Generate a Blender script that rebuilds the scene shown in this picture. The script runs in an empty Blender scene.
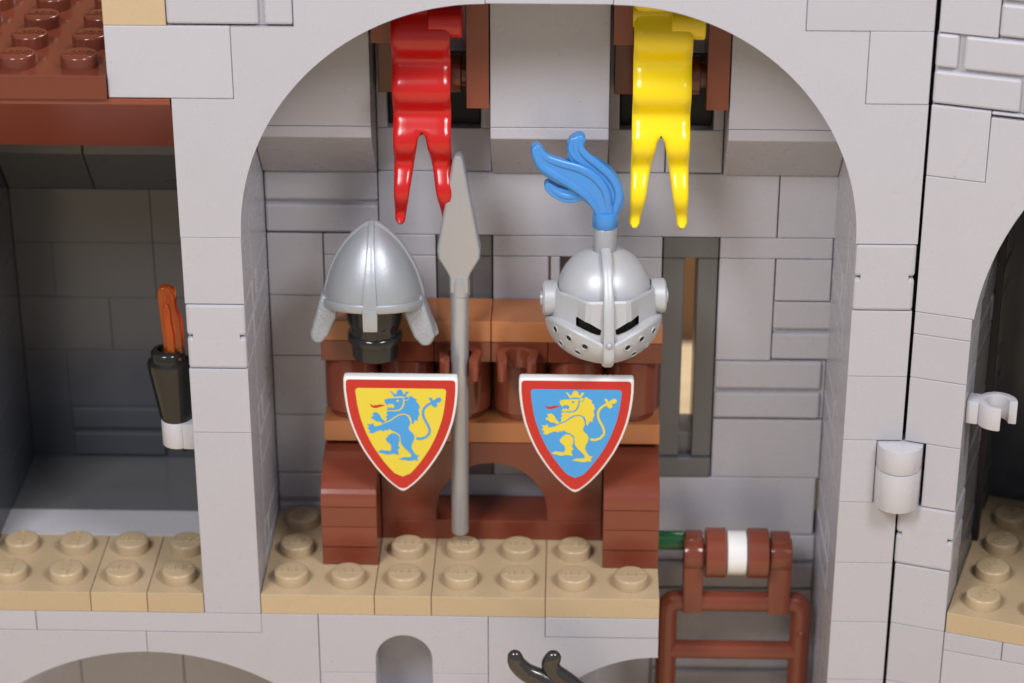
import bpy, bmesh, math, random
from mathutils import Vector, Matrix
from mathutils.bvhtree import BVHTree
random.seed(7)
R = math.radians
sc = bpy.context.scene
COL = sc.collection

# ---------------------------------------------------------------- camera (1 unit = one stud pitch)
cam_d = bpy.data.cameras.new("camera")
cam = bpy.data.objects.new("camera", cam_d); COL.objects.link(cam); sc.camera = cam
CAM_LOC = Vector((5.35420097, -36.0350362, 22.7205053))
CAM_ROT = (1.12236241, 3.30918316e-4, 2.57700234e-2)
F_PX = 2410.12811
cam.location = CAM_LOC; cam.rotation_euler = CAM_ROT
cam_d.sensor_fit = 'HORIZONTAL'; cam_d.sensor_width = 36.0; cam_d.lens = F_PX / 1024 * 36
cam_d.clip_start = 0.1; cam_d.clip_end = 400
cam_d.dof.use_dof = True; cam_d.dof.focus_distance = 39.6; cam_d.dof.aperture_fstop = 0.21
CAM_M = Matrix.Translation(CAM_LOC) @ __import__('mathutils').Euler(CAM_ROT).to_matrix().to_4x4()

def P(u, v, y):
    """a measured photograph point as a point of the upright plane Y = y"""
    d = CAM_M.to_3x3() @ Vector(((u - 512) / F_PX, -(v - 341.5) / F_PX, -1))
    return CAM_LOC + d * ((y - CAM_LOC.y) / d.y)

# ---------------------------------------------------------------- studio light
w = bpy.data.worlds.new("World"); sc.world = w; w.use_nodes = True
bg = w.node_tree.nodes["Background"]
bg.inputs[0].default_value = (0.92, 0.95, 1.0, 1); bg.inputs[1].default_value = 0.45

def softbox(name, loc, target, size, power, col):
    l = bpy.data.lights.new(name, 'AREA'); l.shape = 'RECTANGLE'; l.size, l.size_y = size
    l.energy = power; l.color = col
    o = bpy.data.objects.new(name, l); COL.objects.link(o); o.location = loc
    o.rotation_euler = (Vector(target) - Vector(loc)).to_track_quat('-Z', 'Y').to_euler()
softbox("studio_softbox", (-14.3, -33.5, 43), (4, 1, 4), (15, 15), 20000, (0.98, 0.985, 1.0))
softbox("studio_softbox", (29.0, -29.7, 43), (5, 1, 4), (13, 13), 16500, (0.98, 0.98, 1.0))
softbox("added_table_fill", (9, 17, 32), (9, 18, -6), (14, 8), 8500, (1.0, 0.97, 0.93))  # added lamp with no known source, brightens the table behind the castle

sc.view_settings.view_transform = 'Standard'; sc.view_settings.look = 'None'
sc.view_settings.exposure = 0.0; sc.view_settings.gamma = 1.0
sc.cycles.max_bounces = 10; sc.cycles.transmission_bounces = 8

# ---------------------------------------------------------------- materials
def plastic(name, rgb, rough=0.28, metal=0.0, wave=0.004, grain=0.0, vary=0.05, spec=0.5, trans=0.0, coat=0.0, mottle=0.018):
    m = bpy.data.materials.new(name); m.use_nodes = True
    nt = m.node_tree; N = nt.nodes; L = nt.links
    b = N["Principled BSDF"]
    b.inputs["Metallic"].default_value = metal
    b.inputs["Specular IOR Level"].default_value = spec
    b.inputs["Coat Weight"].default_value = coat
    b.inputs["Coat Roughness"].default_value = 0.08
    if trans:
        b.inputs["Transmission Weight"].default_value = trans; b.inputs["IOR"].default_value = 1.45
    tc = N.new("ShaderNodeTexCoord"); oi = N.new("ShaderNodeObjectInfo")
    # every moulded piece is very slightly lighter or darker than the next
    mr = N.new("ShaderNodeMapRange"); mr.inputs[3].default_value = 1 - vary; mr.inputs[4].default_value = 1 + vary
    L.new(oi.outputs["Random"], mr.inputs[0])
    n0 = N.new("ShaderNodeTexNoise"); n0.inputs["Scale"].default_value = 1.7; n0.inputs["Detail"].default_value = 5
    L.new(tc.outputs["Object"], n0.inputs["Vector"])
    mr0 = N.new("ShaderNodeMapRange"); mr0.inputs[1].default_value = 0.3; mr0.inputs[2].default_value = 0.7
    mr0.inputs[3].default_value = 1 - mottle * 0.5; mr0.inputs[4].default_value = 1 + mottle * 0.5
    L.new(n0.outputs[0], mr0.inputs[0])
    mu = N.new("ShaderNodeMath"); mu.operation = 'MULTIPLY'
    L.new(mr.outputs[0], mu.inputs[0]); L.new(mr0.outputs[0], mu.inputs[1])
    vo = N.new("ShaderNodeTexVoronoi"); vo.inputs["Scale"].default_value = 1.9
    L.new(tc.outputs["Object"], vo.inputs["Vector"])
    lt = N.new("ShaderNodeMath"); lt.operation = 'LESS_THAN'; lt.inputs[1].default_value = 0.032; L.new(vo.outputs["Distance"], lt.inputs[0])
    sx_ = N.new("ShaderNodeSeparateColor"); L.new(vo.outputs["Color"], sx_.inputs[0])
    gt = N.new("ShaderNodeMath"); gt.operation = 'GREATER_THAN'; gt.inputs[1].default_value = 0.55; L.new(sx_.outputs[0], gt.inputs[0])
    sp_ = N.new("ShaderNodeMath"); sp_.operation = 'MULTIPLY'; L.new(lt.outputs[0], sp_.inputs[0]); L.new(gt.outputs[0], sp_.inputs[1])
    sm_ = N.new("ShaderNodeMath"); sm_.operation = 'MULTIPLY_ADD'; sm_.inputs[1].default_value = -0.3; sm_.inputs[2].default_value = 1.0; L.new(sp_.outputs[0], sm_.inputs[0])
    mu2 = N.new("ShaderNodeMath"); mu2.operation = 'MULTIPLY'; L.new(mu.outputs[0], mu2.inputs[0]); L.new(sm_.outputs[0], mu2.inputs[1]); mu = mu2
    hs = N.new("ShaderNodeHueSaturation"); hs.inputs["Color"].default_value = (*rgb, 1)
    L.new(mu.outputs[0], hs.inputs["Value"]); L.new(hs.outputs[0], b.inputs["Base Color"])
    # handling haze in the gloss
    n1 = N.new("ShaderNodeTexNoise"); n1.inputs["Scale"].default_value = 2.3; n1.inputs["Detail"].default_value = 6
    L.new(tc.outputs["Object"], n1.inputs["Vector"])
    mr2 = N.new("ShaderNodeMapRange"); mr2.inputs[3].default_value = rough * 0.75; mr2.inputs[4].default_value = rough * 1.3
    L.new(n1.outputs[0], mr2.inputs[0]); L.new(mr2.outputs[0], b.inputs["Roughness"])
    # moulding waviness (and grain where the mould is textured)
    n2 = N.new("ShaderNodeTexNoise"); n2.inputs["Scale"].default_value = 1.1; n2.inputs["Detail"].default_value = 1
    L.new(tc.outputs["Object"], n2.inputs["Vector"])
    bp = N.new("ShaderNodeBump"); bp.inputs["Strength"].default_value = 1.0; bp.inputs["Distance"].default_value = wave
    L.new(n2.outputs[0], bp.inputs["Height"])
    last = bp
    if grain:
        n3 = N.new("ShaderNodeTexNoise"); n3.inputs["Scale"].default_value = 26; n3.inputs["Detail"].default_value = 3
        L.new(tc.outputs["Object"], n3.inputs["Vector"])
        b2 = N.new("ShaderNodeBump"); b2.inputs["Distance"].default_value = grain
        L.new(n3.outputs[0], b2.inputs["Height"]); L.new(bp.outputs[0], b2.inputs["Normal"]); last = b2
    L.new(last.outputs[0], b.inputs["Normal"])
    return m

M = dict(
    grey=plastic("light grey plastic", (0.400, 0.388, 0.425), 0.28, vary=0.03),
    clip=plastic("pale grey plastic", (0.455, 0.44, 0.47), 0.25, vary=0.01),
    dark=plastic("dark grey plastic", (0.108, 0.106, 0.110), 0.30),
    darkroom=plastic("deep bluish grey plastic", (0.062, 0.065, 0.078), 0.20),  # dark bluish grey base colour of the left room bricks
    tan=plastic("tan plastic", (0.435, 0.322, 0.198), 0.27, vary=0.04),
    brown=plastic("reddish brown plastic", (0.185, 0.043, 0.023), 0.16, vary=0.09, spec=0.48),
    nougat=plastic("orange brown plastic", (0.42, 0.155, 0.058), 0.22, vary=0.04),
    red=plastic("red plastic", (0.45, 0.006, 0.006), 0.20),
    yellow=plastic("yellow plastic", (0.80, 0.59, 0.004), 0.20),
    blue=plastic("medium blue plastic", (0.055, 0.24, 0.60), 0.24),
    white=plastic("white plastic", (0.74, 0.72, 0.72), 0.25),
    black=plastic("black plastic", (0.012, 0.012, 0.013), 0.16),
    gun=plastic("dark pearl plastic", (0.024, 0.022, 0.021), 0.14, metal=0.35),
    horn=plastic("polished black plastic", (0.075, 0.068, 0.066), 0.16, metal=0.75),
    silver=plastic("silver plastic", (0.37, 0.385, 0.415), 0.40, metal=0.45, grain=0.002),
    rough_silver=plastic("grained silver plastic", (0.34, 0.355, 0.385), 0.45, metal=0.4, grain=0.018),
    pearl=plastic("pearl grey plastic", (0.43, 0.435, 0.46), 0.40, metal=0.2),
    steel=plastic("flat silver plastic", (0.38, 0.382, 0.405), 0.33, metal=0.45, grain=0.003),
    roofbrown=plastic("dark reddish brown plastic", (0.125, 0.030, 0.017), 0.15, spec=0.45),
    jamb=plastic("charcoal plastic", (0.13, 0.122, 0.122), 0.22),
    flame=plastic("clear orange plastic", (0.98, 0.22, 0.013), 0.04, trans=0.86),
    green=plastic("green plastic", (0.008, 0.10, 0.03), 0.25),
    p_red=plastic("red print", (0.46, 0.016, 0.011), 0.30, vary=0, mottle=0.02),
    p_yellow=plastic("yellow print", (0.67, 0.53, 0.045), 0.30, vary=0, mottle=0.02),
    p_blue=plastic("blue print", (0.05, 0.29, 0.63), 0.30, vary=0, mottle=0.02),
    hole=plastic("unlit cavity plastic", (0.008, 0.007, 0.007), 0.6),  # near-black: the shade inside slots, gaps and breath holes put into the colour
    table=plastic("pale wood table", (0.80, 0.62, 0.38), 0.5, mottle=0.25),
    wall=plastic("brown backdrop paint", (0.15, 0.075, 0.03), 0.7),
)

# ---------------------------------------------------------------- building helpers
def tag(o, label=None, cat=None, group=None, kind=None):
    if label: o["label"] = label
    if cat: o["category"] = cat
    if group: o["group"] = group
    if kind: o["kind"] = kind
    return o

def thing(name, label, cat, loc=(0, 0, 0), group=None, rz=0.0):
    o = bpy.data.objects.new(name, None); COL.objects.link(o)
    o.location = loc; o.rotation_euler = (0, 0, rz); o.empty_display_size = 0.3
    return tag(o, label, cat, group)

def offset_of(parent):
    """parts are written in world coordinates; a turned thing is written in its own"""
    off = Vector((0, 0, 0))
    p = parent
    while p is not None:
        if abs(p.rotation_euler.z) > 1e-6: return Vector((0, 0, 0))
        off += p.location; p = p.parent
    return off

def done(bm, name, mat, parent=None, smooth=None, keep=False):
    off = offset_of(parent)
    if off.length: bmesh.ops.translate(bm, verts=bm.verts, vec=-off)
    bmesh.ops.recalc_face_normals(bm, faces=bm.faces)
    me = bpy.data.meshes.new(name); bm.to_mesh(me); bm.free()
    if smooth is not None:
        me.polygons.foreach_set("use_smooth", [True] * len(me.polygons))
        me.set_sharp_from_angle(angle=R(smooth))
    mats = mat if isinstance(mat, (list, tuple)) else [mat]
    for m in mats: me.materials.append(m)
    o = bpy.data.objects.new(name, me); COL.objects.link(o)
    if parent is not None: o.parent = parent
    return o

def add_box(bm, x0, x1, y0, y1, z0, z1, bev=0.018, seg=2):
    t = bmesh.new()
    bmesh.ops.create_cube(t, size=1)
    bmesh.ops.scale(t, vec=(x1 - x0, y1 - y0, z1 - z0), verts=t.verts)
    bmesh.ops.translate(t, vec=((x0 + x1) / 2, (y0 + y1) / 2, (z0 + z1) / 2), verts=t.verts)
    if bev: bmesh.ops.bevel(t, geom=t.edges[:], offset=bev, segments=seg, affect='EDGES', profile=0.5, clamp_overlap=True)
    merge(bm, t)

def merge(bm, t):
    me = bpy.data.meshes.new("tmp"); t.to_mesh(me); t.free(); bm.from_mesh(me); bpy.data.meshes.remove(me)

G = 0.005
def box(parent, name, x0, x1, y0, y1, z0, z1, mat, bev=0.014, gap=G):
    bm = bmesh.new()
    add_box(bm, x0 + gap, x1 - gap, y0 + gap * 0.3 + random.uniform(0, .004), y1 - gap, z0 + gap * .4, z1 - gap * .4, bev)
    return done(bm, name, mat, parent)

def masonry(parent, blocks, core, mat, face='y', bev=0.045):
    """a brick with moulded courses: blocks (a0,a1,z0,z1) stand proud of the core box"""
    bm = bmesh.new()
    x0, x1, y0, y1, z0, z1 = core
    d = 0.085
    if face == 'y': add_box(bm, x0 + G, x1 - G, y0 + d, y1 - G, z0 + G, z1 - G, 0.01)
    elif face == 'x': add_box(bm, x0 + G, x1 - d, y0 + G, y1 - G, z0 + G, z1 - G, 0.01)
    else: add_box(bm, x0 + d, x1 - G, y0 + G, y1 - G, z0 + G, z1 - G, 0.01)
    for a0, a1, c0, c1 in blocks:
        if face == 'y': add_box(bm, a0 + G, a1 - G, y0, y0 + 0.3, c0, c1, bev)
        elif face == 'x': add_box(bm, x1 - 0.3, x1, a0 + G, a1 - G, c0, c1, bev)
        else: add_box(bm, x0, x0 + 0.3, a0 + G, a1 - G, c0, c1, bev)
    return done(bm, "masonry_brick", mat, parent)

def courses(z0, z1):
    m = (z0 + z1) / 2
    return (z0 + 0.03, m - 0.04), (m + 0.04, z1 - 0.015)

def prism(bm, pts, a, b, axis='y', bev=0.0, seg=2, only_caps=False):
    """outline pts (2D) swept from a to b; axis 'y': pts are (x,z); 'x': pts are (y,z); 'z': pts are (x,y)"""
    t = bmesh.new()
    def v(p, k):
        return {'y': (p[0], k, p[1]), 'x': (k, p[0], p[1]), 'z': (p[0], p[1], k)}[axis]
    A = [t.verts.new(v(p, a)) for p in pts]; B = [t.verts.new(v(p, b)) for p in pts]
    n = len(pts)
    f1 = t.faces.new(A); f2 = t.faces.new(B[::-1])
    for i in range(n): t.faces.new((A[i], B[i], B[(i + 1) % n], A[(i + 1) % n]))
    bmesh.ops.recalc_face_normals(t, faces=t.faces)
    if bev:
        caps = set(f1.edges) | set(f2.edges)
        es = list(caps) if only_caps else [e for e in t.edges if e.calc_face_angle(0) > R(25)]
        bmesh.ops.bevel(t, geom=es, offset=bev, segments=seg, affect='EDGES', profile=0.5, clamp_overlap=True)
    merge(bm, t)

def lathe(bm, prof, c, seg=40, axis='z'):
    """prof [(r, h)] turned round an axis through c"""
    t = bmesh.new(); rows = []
    for r, h in prof:
        row = []
        for k in range(seg):
            a = 2 * math.pi * k / seg
            p = (r * math.cos(a), r * math.sin(a), h)
            if axis == 'x': p = (h, r * math.cos(a), r * math.sin(a))
            if axis == 'y': p = (r * math.cos(a), h, r * math.sin(a))
            row.append(t.verts.new((c[0] + p[0], c[1] + p[1], c[2] + p[2])))
        rows.append(row)
    for i in range(len(rows) - 1):
        for k in range(seg):
            t.faces.new((rows[i][k], rows[i][(k + 1) % seg], rows[i + 1][(k + 1) % seg], rows[i + 1][k]))
    t.faces.new(rows[0][::-1]); t.faces.new(rows[-1])
    bmesh.ops.recalc_face_normals(t, faces=t.faces)
    merge(bm, t)

def tube(bm, pts, rad, seg=12, flat=1.0, res=6):
    """a smooth tapering tube through pts; flat squeezes it in depth"""
    n = len(pts); P3 = [Vector(p) for p in pts]
    C = []; RR = []
    for i in range(n - 1):
        p0, p1, p2, p3 = P3[max(i - 1, 0)], P3[i], P3[i + 1], P3[min(i + 2, n - 1)]
        for k in range(res):
            s = k / res
            C.append(0.5 * ((2 * p1) + (p2 - p0) * s + (2 * p0 - 5 * p1 + 4 * p2 - p3) * s * s + (3 * p1 - p0 - 3 * p2 + p3) * s ** 3))
            RR.append(rad[i] * (1 - s) + rad[i + 1] * s)
    C.append(P3[-1]); RR.append(rad[-1])
    # rounded ends
    def cap(c, d, r, sgn):
        return [(c + d * sgn * r * math.sin(a), r * math.cos(a)) for a in (R(35), R(62), R(82))]
    d0 = (C[1] - C[0]).normalized(); d1 = (C[-1] - C[-2]).normalized()
    seq = [x for x in reversed(cap(C[0], d0, RR[0], -1))] + list(zip(C, RR)) + cap(C[-1], d1, RR[-1], 1)
    t = bmesh.new(); rows = []
    for i, (c, r) in enumerate(seq):
        d = (seq[min(i + 1, len(seq) - 1)][0] - seq[max(i - 1, 0)][0]).normalized()
        u = d.cross(Vector((0, 1, 0)))
        u = u.normalized() if u.length > 1e-3 else Vector((1, 0, 0))
        v = d.cross(u).normalized()
        rows.append([t.verts.new(c + u * r * math.cos(2 * math.pi * k / seg) + v * r * flat * math.sin(2 * math.pi * k / seg)) for k in range(seg)])
    for i in range(len(rows) - 1):
        for k in range(seg):
            t.faces.new((rows[i][k], rows[i][(k + 1) % seg], rows[i + 1][(k + 1) % seg], rows[i + 1][k]))
    t.faces.new(rows[0]); t.faces.new(rows[-1][::-1])
    bmesh.ops.recalc_face_normals(t, faces=t.faces)
    merge(bm, t)

# the stud, with the raised maker's lettering on its top
def letter_mesh():
    cu = bpy.data.curves.new("lettering", 'FONT'); cu.body = "LEGO"; cu.size = 0.2; cu.extrude = 0.016
    cu.align_x = 'CENTER'; cu.align_y = 'CENTER'; cu.offset = 0.004; cu.resolution_u = 2
    o = bpy.data.objects.new("lettering", cu); COL.objects.link(o)
    dg = bpy.context.evaluated_depsgraph_get(); dg.update()
    me = bpy.data.meshes.new_from_object(o.evaluated_get(dg))
    bpy.data.objects.remove(o); return me
LETTERS = letter_mesh()
def stud_mesh(turn):
    bm = bmesh.new()
    lathe(bm, [(0.300, -0.01), (0.300, 0.172), (0.294, 0.196), (0.275, 0.21), (0.25, 0.2125)], (0, 0, 0), 36)
    t = bmesh.new(); t.from_mesh(LETTERS)
    bmesh.ops.rotate(t, verts=t.verts, cent=(0, 0, 0), matrix=Matrix.Rotation(R(turn), 3, 'Z'))
    bmesh.ops.translate(t, verts=t.verts, vec=(0, 0, 0.2135))
    merge(bm, t)
    bmesh.ops.recalc_face_normals(bm, faces=bm.faces)
    me = bpy.data.meshes.new("stud"); bm.to_mesh(me); bm.free()
    me.polygons.foreach_set("use_smooth", [True] * len(me.polygons)); me.set_sharp_from_angle(angle=R(40))
    return me
STUDS = {}
def stud(parent, x, y, z, mat, turn=0):
    k = (mat.name, turn)
    if k not in STUDS:
        me = stud_mesh(turn); me.materials.append(mat); STUDS[k] = me
    o = bpy.data.objects.new("stud", STUDS[k]); COL.objects.link(o); o.parent = parent
    o.location = Vector((x, y, z)) - offset_of(parent)
    return o

def plate(label, x0, x1, y0, y1, z1, mat, group, skip=(), turn=0, cat="toy plate", name="floor_plate"):
    t = thing(name, label, cat, ((x0 + x1) / 2, (y0 + y1) / 2, z1 - 0.4), group)
    box(t, "plate_body", x0, x1, y0, y1, z1 - 0.4, z1, mat)
    for i in range(int(round(x1 - x0))):
        for j in range(int(round(y1 - y0))):
            if (i, j) not in skip: stud(t, x0 + i + .5, y0 + j + .5, z1, mat, turn)
    return t

# ================================================================ THE SETTING
bm = bmesh.new(); add_box(bm, -60, 60, -60, 23.7, -6.5, -6.0, 0.05)
tag(done(bm, "table_top", M["table"]), kind="structure")
bm = bmesh.new(); add_box(bm, -80, 80, 24.1, 24.5, -30, 55, 0.0)
tag(done(bm, "backdrop", M["wall"]), kind="structure")

# ================================================================ FRONT ARCHED WALL
A = thing("arched_wall", "light grey brick front wall with the wide round arch and the low arches below it", "castle wall", (5, 0.5, -6))
GR = M["grey"]
# quarter arches with stepped shoulders
def arc(cx, cz, r, a0, a1, n=40):
    return [(cx + r * math.cos(R(a0 + (a1 - a0) * i / n)), cz + r * math.sin(R(a0 + (a1 - a0) * i / n))) for i in range(n + 1)]
def arch_piece(pts):
    bm = bmesh.new(); prism(bm, pts, 0.0, 1.0 - G, 'y', 0.016, 2)
    return done(bm, "arch", GR, A, smooth=10)
g = G
left = arc(4, 7.2, 4, 180, 90) + [(4 - g, 11.2), (4 - g, 12), (1 + g, 12), (1 + g, 10.8 - g), (0 + g, 10.8 - g), (0 + g, 9.6 - g), (-1 + g, 9.6 - g), (-1 + g, 7.2 + g), (-0.002, 7.2 + g)]
def clean(pts):
    out = []
    for p in pts:
        if not out or (Vector(p) - Vector(out[-1])).length > 0.004: out.append(p)
    if (Vector(out[0]) - Vector(out[-1])).length < 0.004: out.pop()
    return out
arch_piece(clean(left)); arch_piece(clean([(10 - x, z) for x, z in left]))
box(A, "keystone_brick", 4, 6, 0, 1, 11.2, 12, GR, 0.012)
# shoulders
box(A, "brick", -2, 0, 0, 1, 9.6, 10.8, GR); box(A, "brick", 10, 11, 0, 1, 9.6, 10.8, GR)
box(A, "brick", 9, 11, 0, 1, 10.8, 12, GR)
masonry(A, [(-1, .46, 10.83, 11.36), (.54, 1, 10.83, 11.36), (-1, 1, 11.44, 11.98)], (-1, 1, 0, 1, 10.8, 12), GR)
box(A, "tan_brick", -2, -1, 0, 1, 10.8, 12, M["tan"])
# pillars
def notched(x0, z0, par=None):
    bm = bmesh.new(); zm = z0 + .6
    add_box(bm, x0 + G, x0 + 1 - G, .002, 1 - G, z0 + G, zm - .018, .055)
    add_box(bm, x0 + G, x0 + 1 - G, .002, 1 - G, zm + .018, z0 + 1.2 - G, .055)
    add_box(bm, x0 + .11, x0 + .89, .003, 1 - G, zm - .12, zm + .12, .0)
    done(bm, "notched_brick", GR, par or A)
box(A, "brick", -1, 0, 0, 1, 6, 7.2, GR); notched(-1, 4.8)
box(A, "brick", -1, 0, 0, 1, 3.6, 4.8, GR); box(A, "tall_brick", -1, 0, 0, 1, 0, 3.6, GR)
box(A, "brick", 10, 11, 0, 1, 4.8, 6, GR)
notched(10, 6.0); 
for z in (3.6, 1.2, 0): box(A, "brick", 10, 11, 0, 1, z, z + 1.2, GR)
box(A, "short_brick", 10, 10.58, 0, 1, 2.4, 3.6, GR); box(A, "brick", 10.64, 11, .25, 1, 2.4, 3.6, GR)
for k in range(1, 6): box(A, "brick", 10, 11, 0, 1, -1.2 * k, -1.2 * k + 1.2, GR)
# facade below the floor
box(A, "plate", -5, -4, 0, 2, -.4, 0, GR); box(A, "plate", -4, 0, 0, 2, -.4, 0, GR)
box(A, "plate", 5, 7, 0, 2, -.4, 0, GR)
def slab(pts, y0=0.0, y1=1.0, name="arch"):
    bm = bmesh.new(); prism(bm, clean(pts), y0 + .002, y1 - G, 'y', 0.014, 2); return done(bm, name, GR, A, smooth=10)
# low wide arch on the left, in two halves
cx, r = -2.06, 4.2; cz = -.83 - r
ang = math.degrees(math.acos(3.0 / r))
lo = [(cx + r * math.cos(R(a)), cz + r * math.sin(R(a))) for a in [ang + (90 - ang) * i / 24 for i in range(25)]]
slab([(cx + 3.0, -6), (cx + 3.0, lo[0][1])] + lo + [(cx + .0, -.4 - g), (0.0 - g, -.4 - g), (0 - g, 0), (1 - g, -.0), (1 - g, -6)])
slab([(cx - g - (x - cx), z) for x, z in lo[::-1]][::1][::-1] + [(cx - 0.02, -.4 - g), (-5, -.4 - g), (-5.6, -.4 - g), (-5.6, -6), (cx - 3.02, -6)] if False else
     [(2 * cx - x - g, z) for x, z in ([(cx + 3.0, -6), (cx + 3.0, lo[0][1])] + lo + [(cx, -.4 - g), (cx + 3.6, -.4 - g), (cx + 3.6, -6)])])
# little round-headed window between
wpts = arc(2.5, -.91, .5, 180, 0, 20)
slab([(1 + g, -1.2), (1 + g, 0), (4 - g, 0), (4 - g, -1.2), (3, -1.2)] + wpts[::-1] + [(2, -1.2)], name="window_arch")
box(A, "brick", 1, 2, 0, 1, -2.4, -1.2, GR); box(A, "brick", 3, 4, 0, 1, -2.4, -1.2, GR)
box(A, "tall_brick", 1, 4, 0, 1, -6, -2.4, GR)
box(A, "window_back", 1.9, 3.1, .95, 1.2, -2.4, -.2, GR)
# low arch on the right, open at the wall's end
lo2 = []
for i in range(25):
    a = 90 + 62 * i / 24; lo2.append((7 + 2.5 * math.cos(R(a)) * .92, -3.0 + 2.2 * math.sin(R(a))))
slab([(7 - g, -.4 - g), (7 - g, -.8)] + lo2 + [(lo2[-1][0], -6), (4 + g, -6), (4 + g, 0), (5 - g, 0), (5 - g, -.4 - g)])

# ================================================================ ALCOVE WALLS BEHIND THE ARCH
B = thing("alcove_wall", "recessed grey brick back wall and side walls of the alcove behind the arch", "castle wall", (5, 3.5, -6))
def bw(x0, x1, z0, z1, name="brick", mat=None, y=3.0): return box(B, name, x0, x1, y, 4, z0, z1, mat or GR, .02, .009)
def bm2(x0, x1, z0, z1):
    (a, b), (c, d) = courses(z0, z1)
    return masonry(B, [(x0, x1, a, b), (x0, x1, c, d)], (x0, x1, 3, 4, z0, z1), GR)
bm2(0, 2, 6, 7.2)
bw(2, 9, 6, 7.2, "long_brick"); bw(9, 11, 6, 7.2)
bw(1, 3, 5.6, 6, "plate"); bw(4, 7, 5.6, 6, "plate"); bw(8, 10, 5.6, 6, "plate")
bw(0, 1, 4.8, 6); bw(0, 1, 3.6, 4.8); bw(0, 1, 2.4, 3.6); bw(0, 1, 1.2, 2.4); bm2(0, 1, 0, 1.2)
bw(1, 3, 4.4, 5.6); bw(1, 3, 3.2, 4.4); bw(1, 3, 1.2, 3.2)
bw(4, 5, 4.4, 5.6); bw(6, 7, 4.4, 5.6); bw(4, 7, 3.2, 4.4); bw(4, 7, 1.2, 3.2); bw(1, 7, 0, 1.2, "long_brick")
bw(5, 6, 4.4, 5.6, y=3.55); bw(5.02, 5.2, 4.4, 5.6, "short_brick")
bw(8, 9, 3.6, 5.6, "tall_brick"); bw(9, 10, 4.8, 5.6, y=2.97)
masonry(B, [(9, 10.9, 3.63, 4.15), (9, 10.9, 4.23, 4.78)], (9, 10.9, 3, 4, 3.6, 4.8), GR)
masonry(B, [(8, 9.93, 2.43, 2.95), (8, 9.93, 3.03, 3.585)], (8, 10, 3, 4, 2.4, 3.6), GR)
bw(8, 10, 1.2, 2.4); bw(7, 9.95, 0, 1.2, "long_brick")
bm2(7, 10, -1.2, 0); bw(7, 10, -2.4, -1.2, "long_brick"); bm2(7, 10, -3.6, -2.4); bw(7, 10, -6, -3.6, "tall_brick")
# niches above
for x in (2, 6):
    bw(x, x + 1, 7.2, 8.0, "short_brick", y=3.02); bw(x + 1, x + 2, 7.2, 8.0, "short_brick", y=3.02)
    bw(x, x + .2, 8.0, 12, "post"); bw(x + 1.8, x + 2, 8.0, 12, "post"); bw(x + .2, x + 1.8, 9.4, 12, "tall_brick")
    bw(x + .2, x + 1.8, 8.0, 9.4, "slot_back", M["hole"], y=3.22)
# corbels: tall blocks on upside-down slopes
for x in (0, 4, 8):
    bm = bmesh.new(); prism(bm, [(2, 8.4 - G), (2, 8.2), (2.95, 7.2 + G), (4, 7.2 + G), (4, 8.4 - G)], x + G, x + 2 - G, 'x', .015)
    done(bm, "inverted_slope", GR, B)
    box(B, "corbel_block", x, x + 2, 2, 4, 8.4, 12, GR)
# side walls
for z0, z1, k in ((0, 1.2, 1), (1.2, 2.4, 0), (2.4, 3.6, 1), (3.6, 4.8, 0), (4.8, 6, 1), (6, 7.2, 0)):
    for s in (0, 1):
        X0, X1 = ((-1, 0), (10, 11))[s]
        if k:
            (a, b), (c, d) = courses(z0, z1)
            masonry(B, [(1.0, 3.0, a, b), (1.0, 1.45, c, d), (1.53, 3.0, c, d)], (X0, X1, 1, 3, z0, z1), GR, 'x' if s == 0 else '-x')
        else: box(B, "brick", X0, X1, 1, 3, z0, z1, GR)
for s in ((-1, 0), (10, 11)): box(B, "tall_brick", *s, 1, 4, 7.2, 12, GR); 
box(B, "tall_brick", 10, 11, 1, 4, -6, 0, GR); box(B, "tall_brick", 10, 11, 3, 4, 0, 7.2, GR)
box(B, "corner_post", -1, -.01, 2.9, 4, 0, 7.2, GR, .004, 0); box(B, "ceiling_plate", -1, 11, 0, 4, 12, 12.4, GR)

# arrow slits
def slit(label, x, open_):
    t = thing("arrow_slit", label, "window", (x + .5, 3.5, 1.2), "dark grey arrow slits in the alcove wall")
    D = M["dark"]
    box(t, "lintel", x, x + 1, 3.0, 4, 5.6, 6.0, D, .02, .012); box(t, "sill", x, x + 1, 2.98, 4, 1.2, 1.6, D, .02, .012)
    box(t, "jamb", x, x + .41, 3.06, 4, 1.6, 5.6, D, .02, .012); box(t, "jamb", x + .62, x + 1, 3.06, 4, 1.6, 5.6, D, .02, .012)
    if not open_: box(t, "slit_back", x + .34, x + .66, 3.12, 4, 1.6, 5.6, D, .01, .0)
    else: box(t, "slit_foot", x + .34, x + .66, 3.2, 4, 1.6, 2.0, D, .01, .0)
slit("dark grey arrow slit with a pale open gap, right of the brown rack", 7, True)
slit("dark grey arrow slit half hidden behind the spear and brown rack", 3, False)

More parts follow.
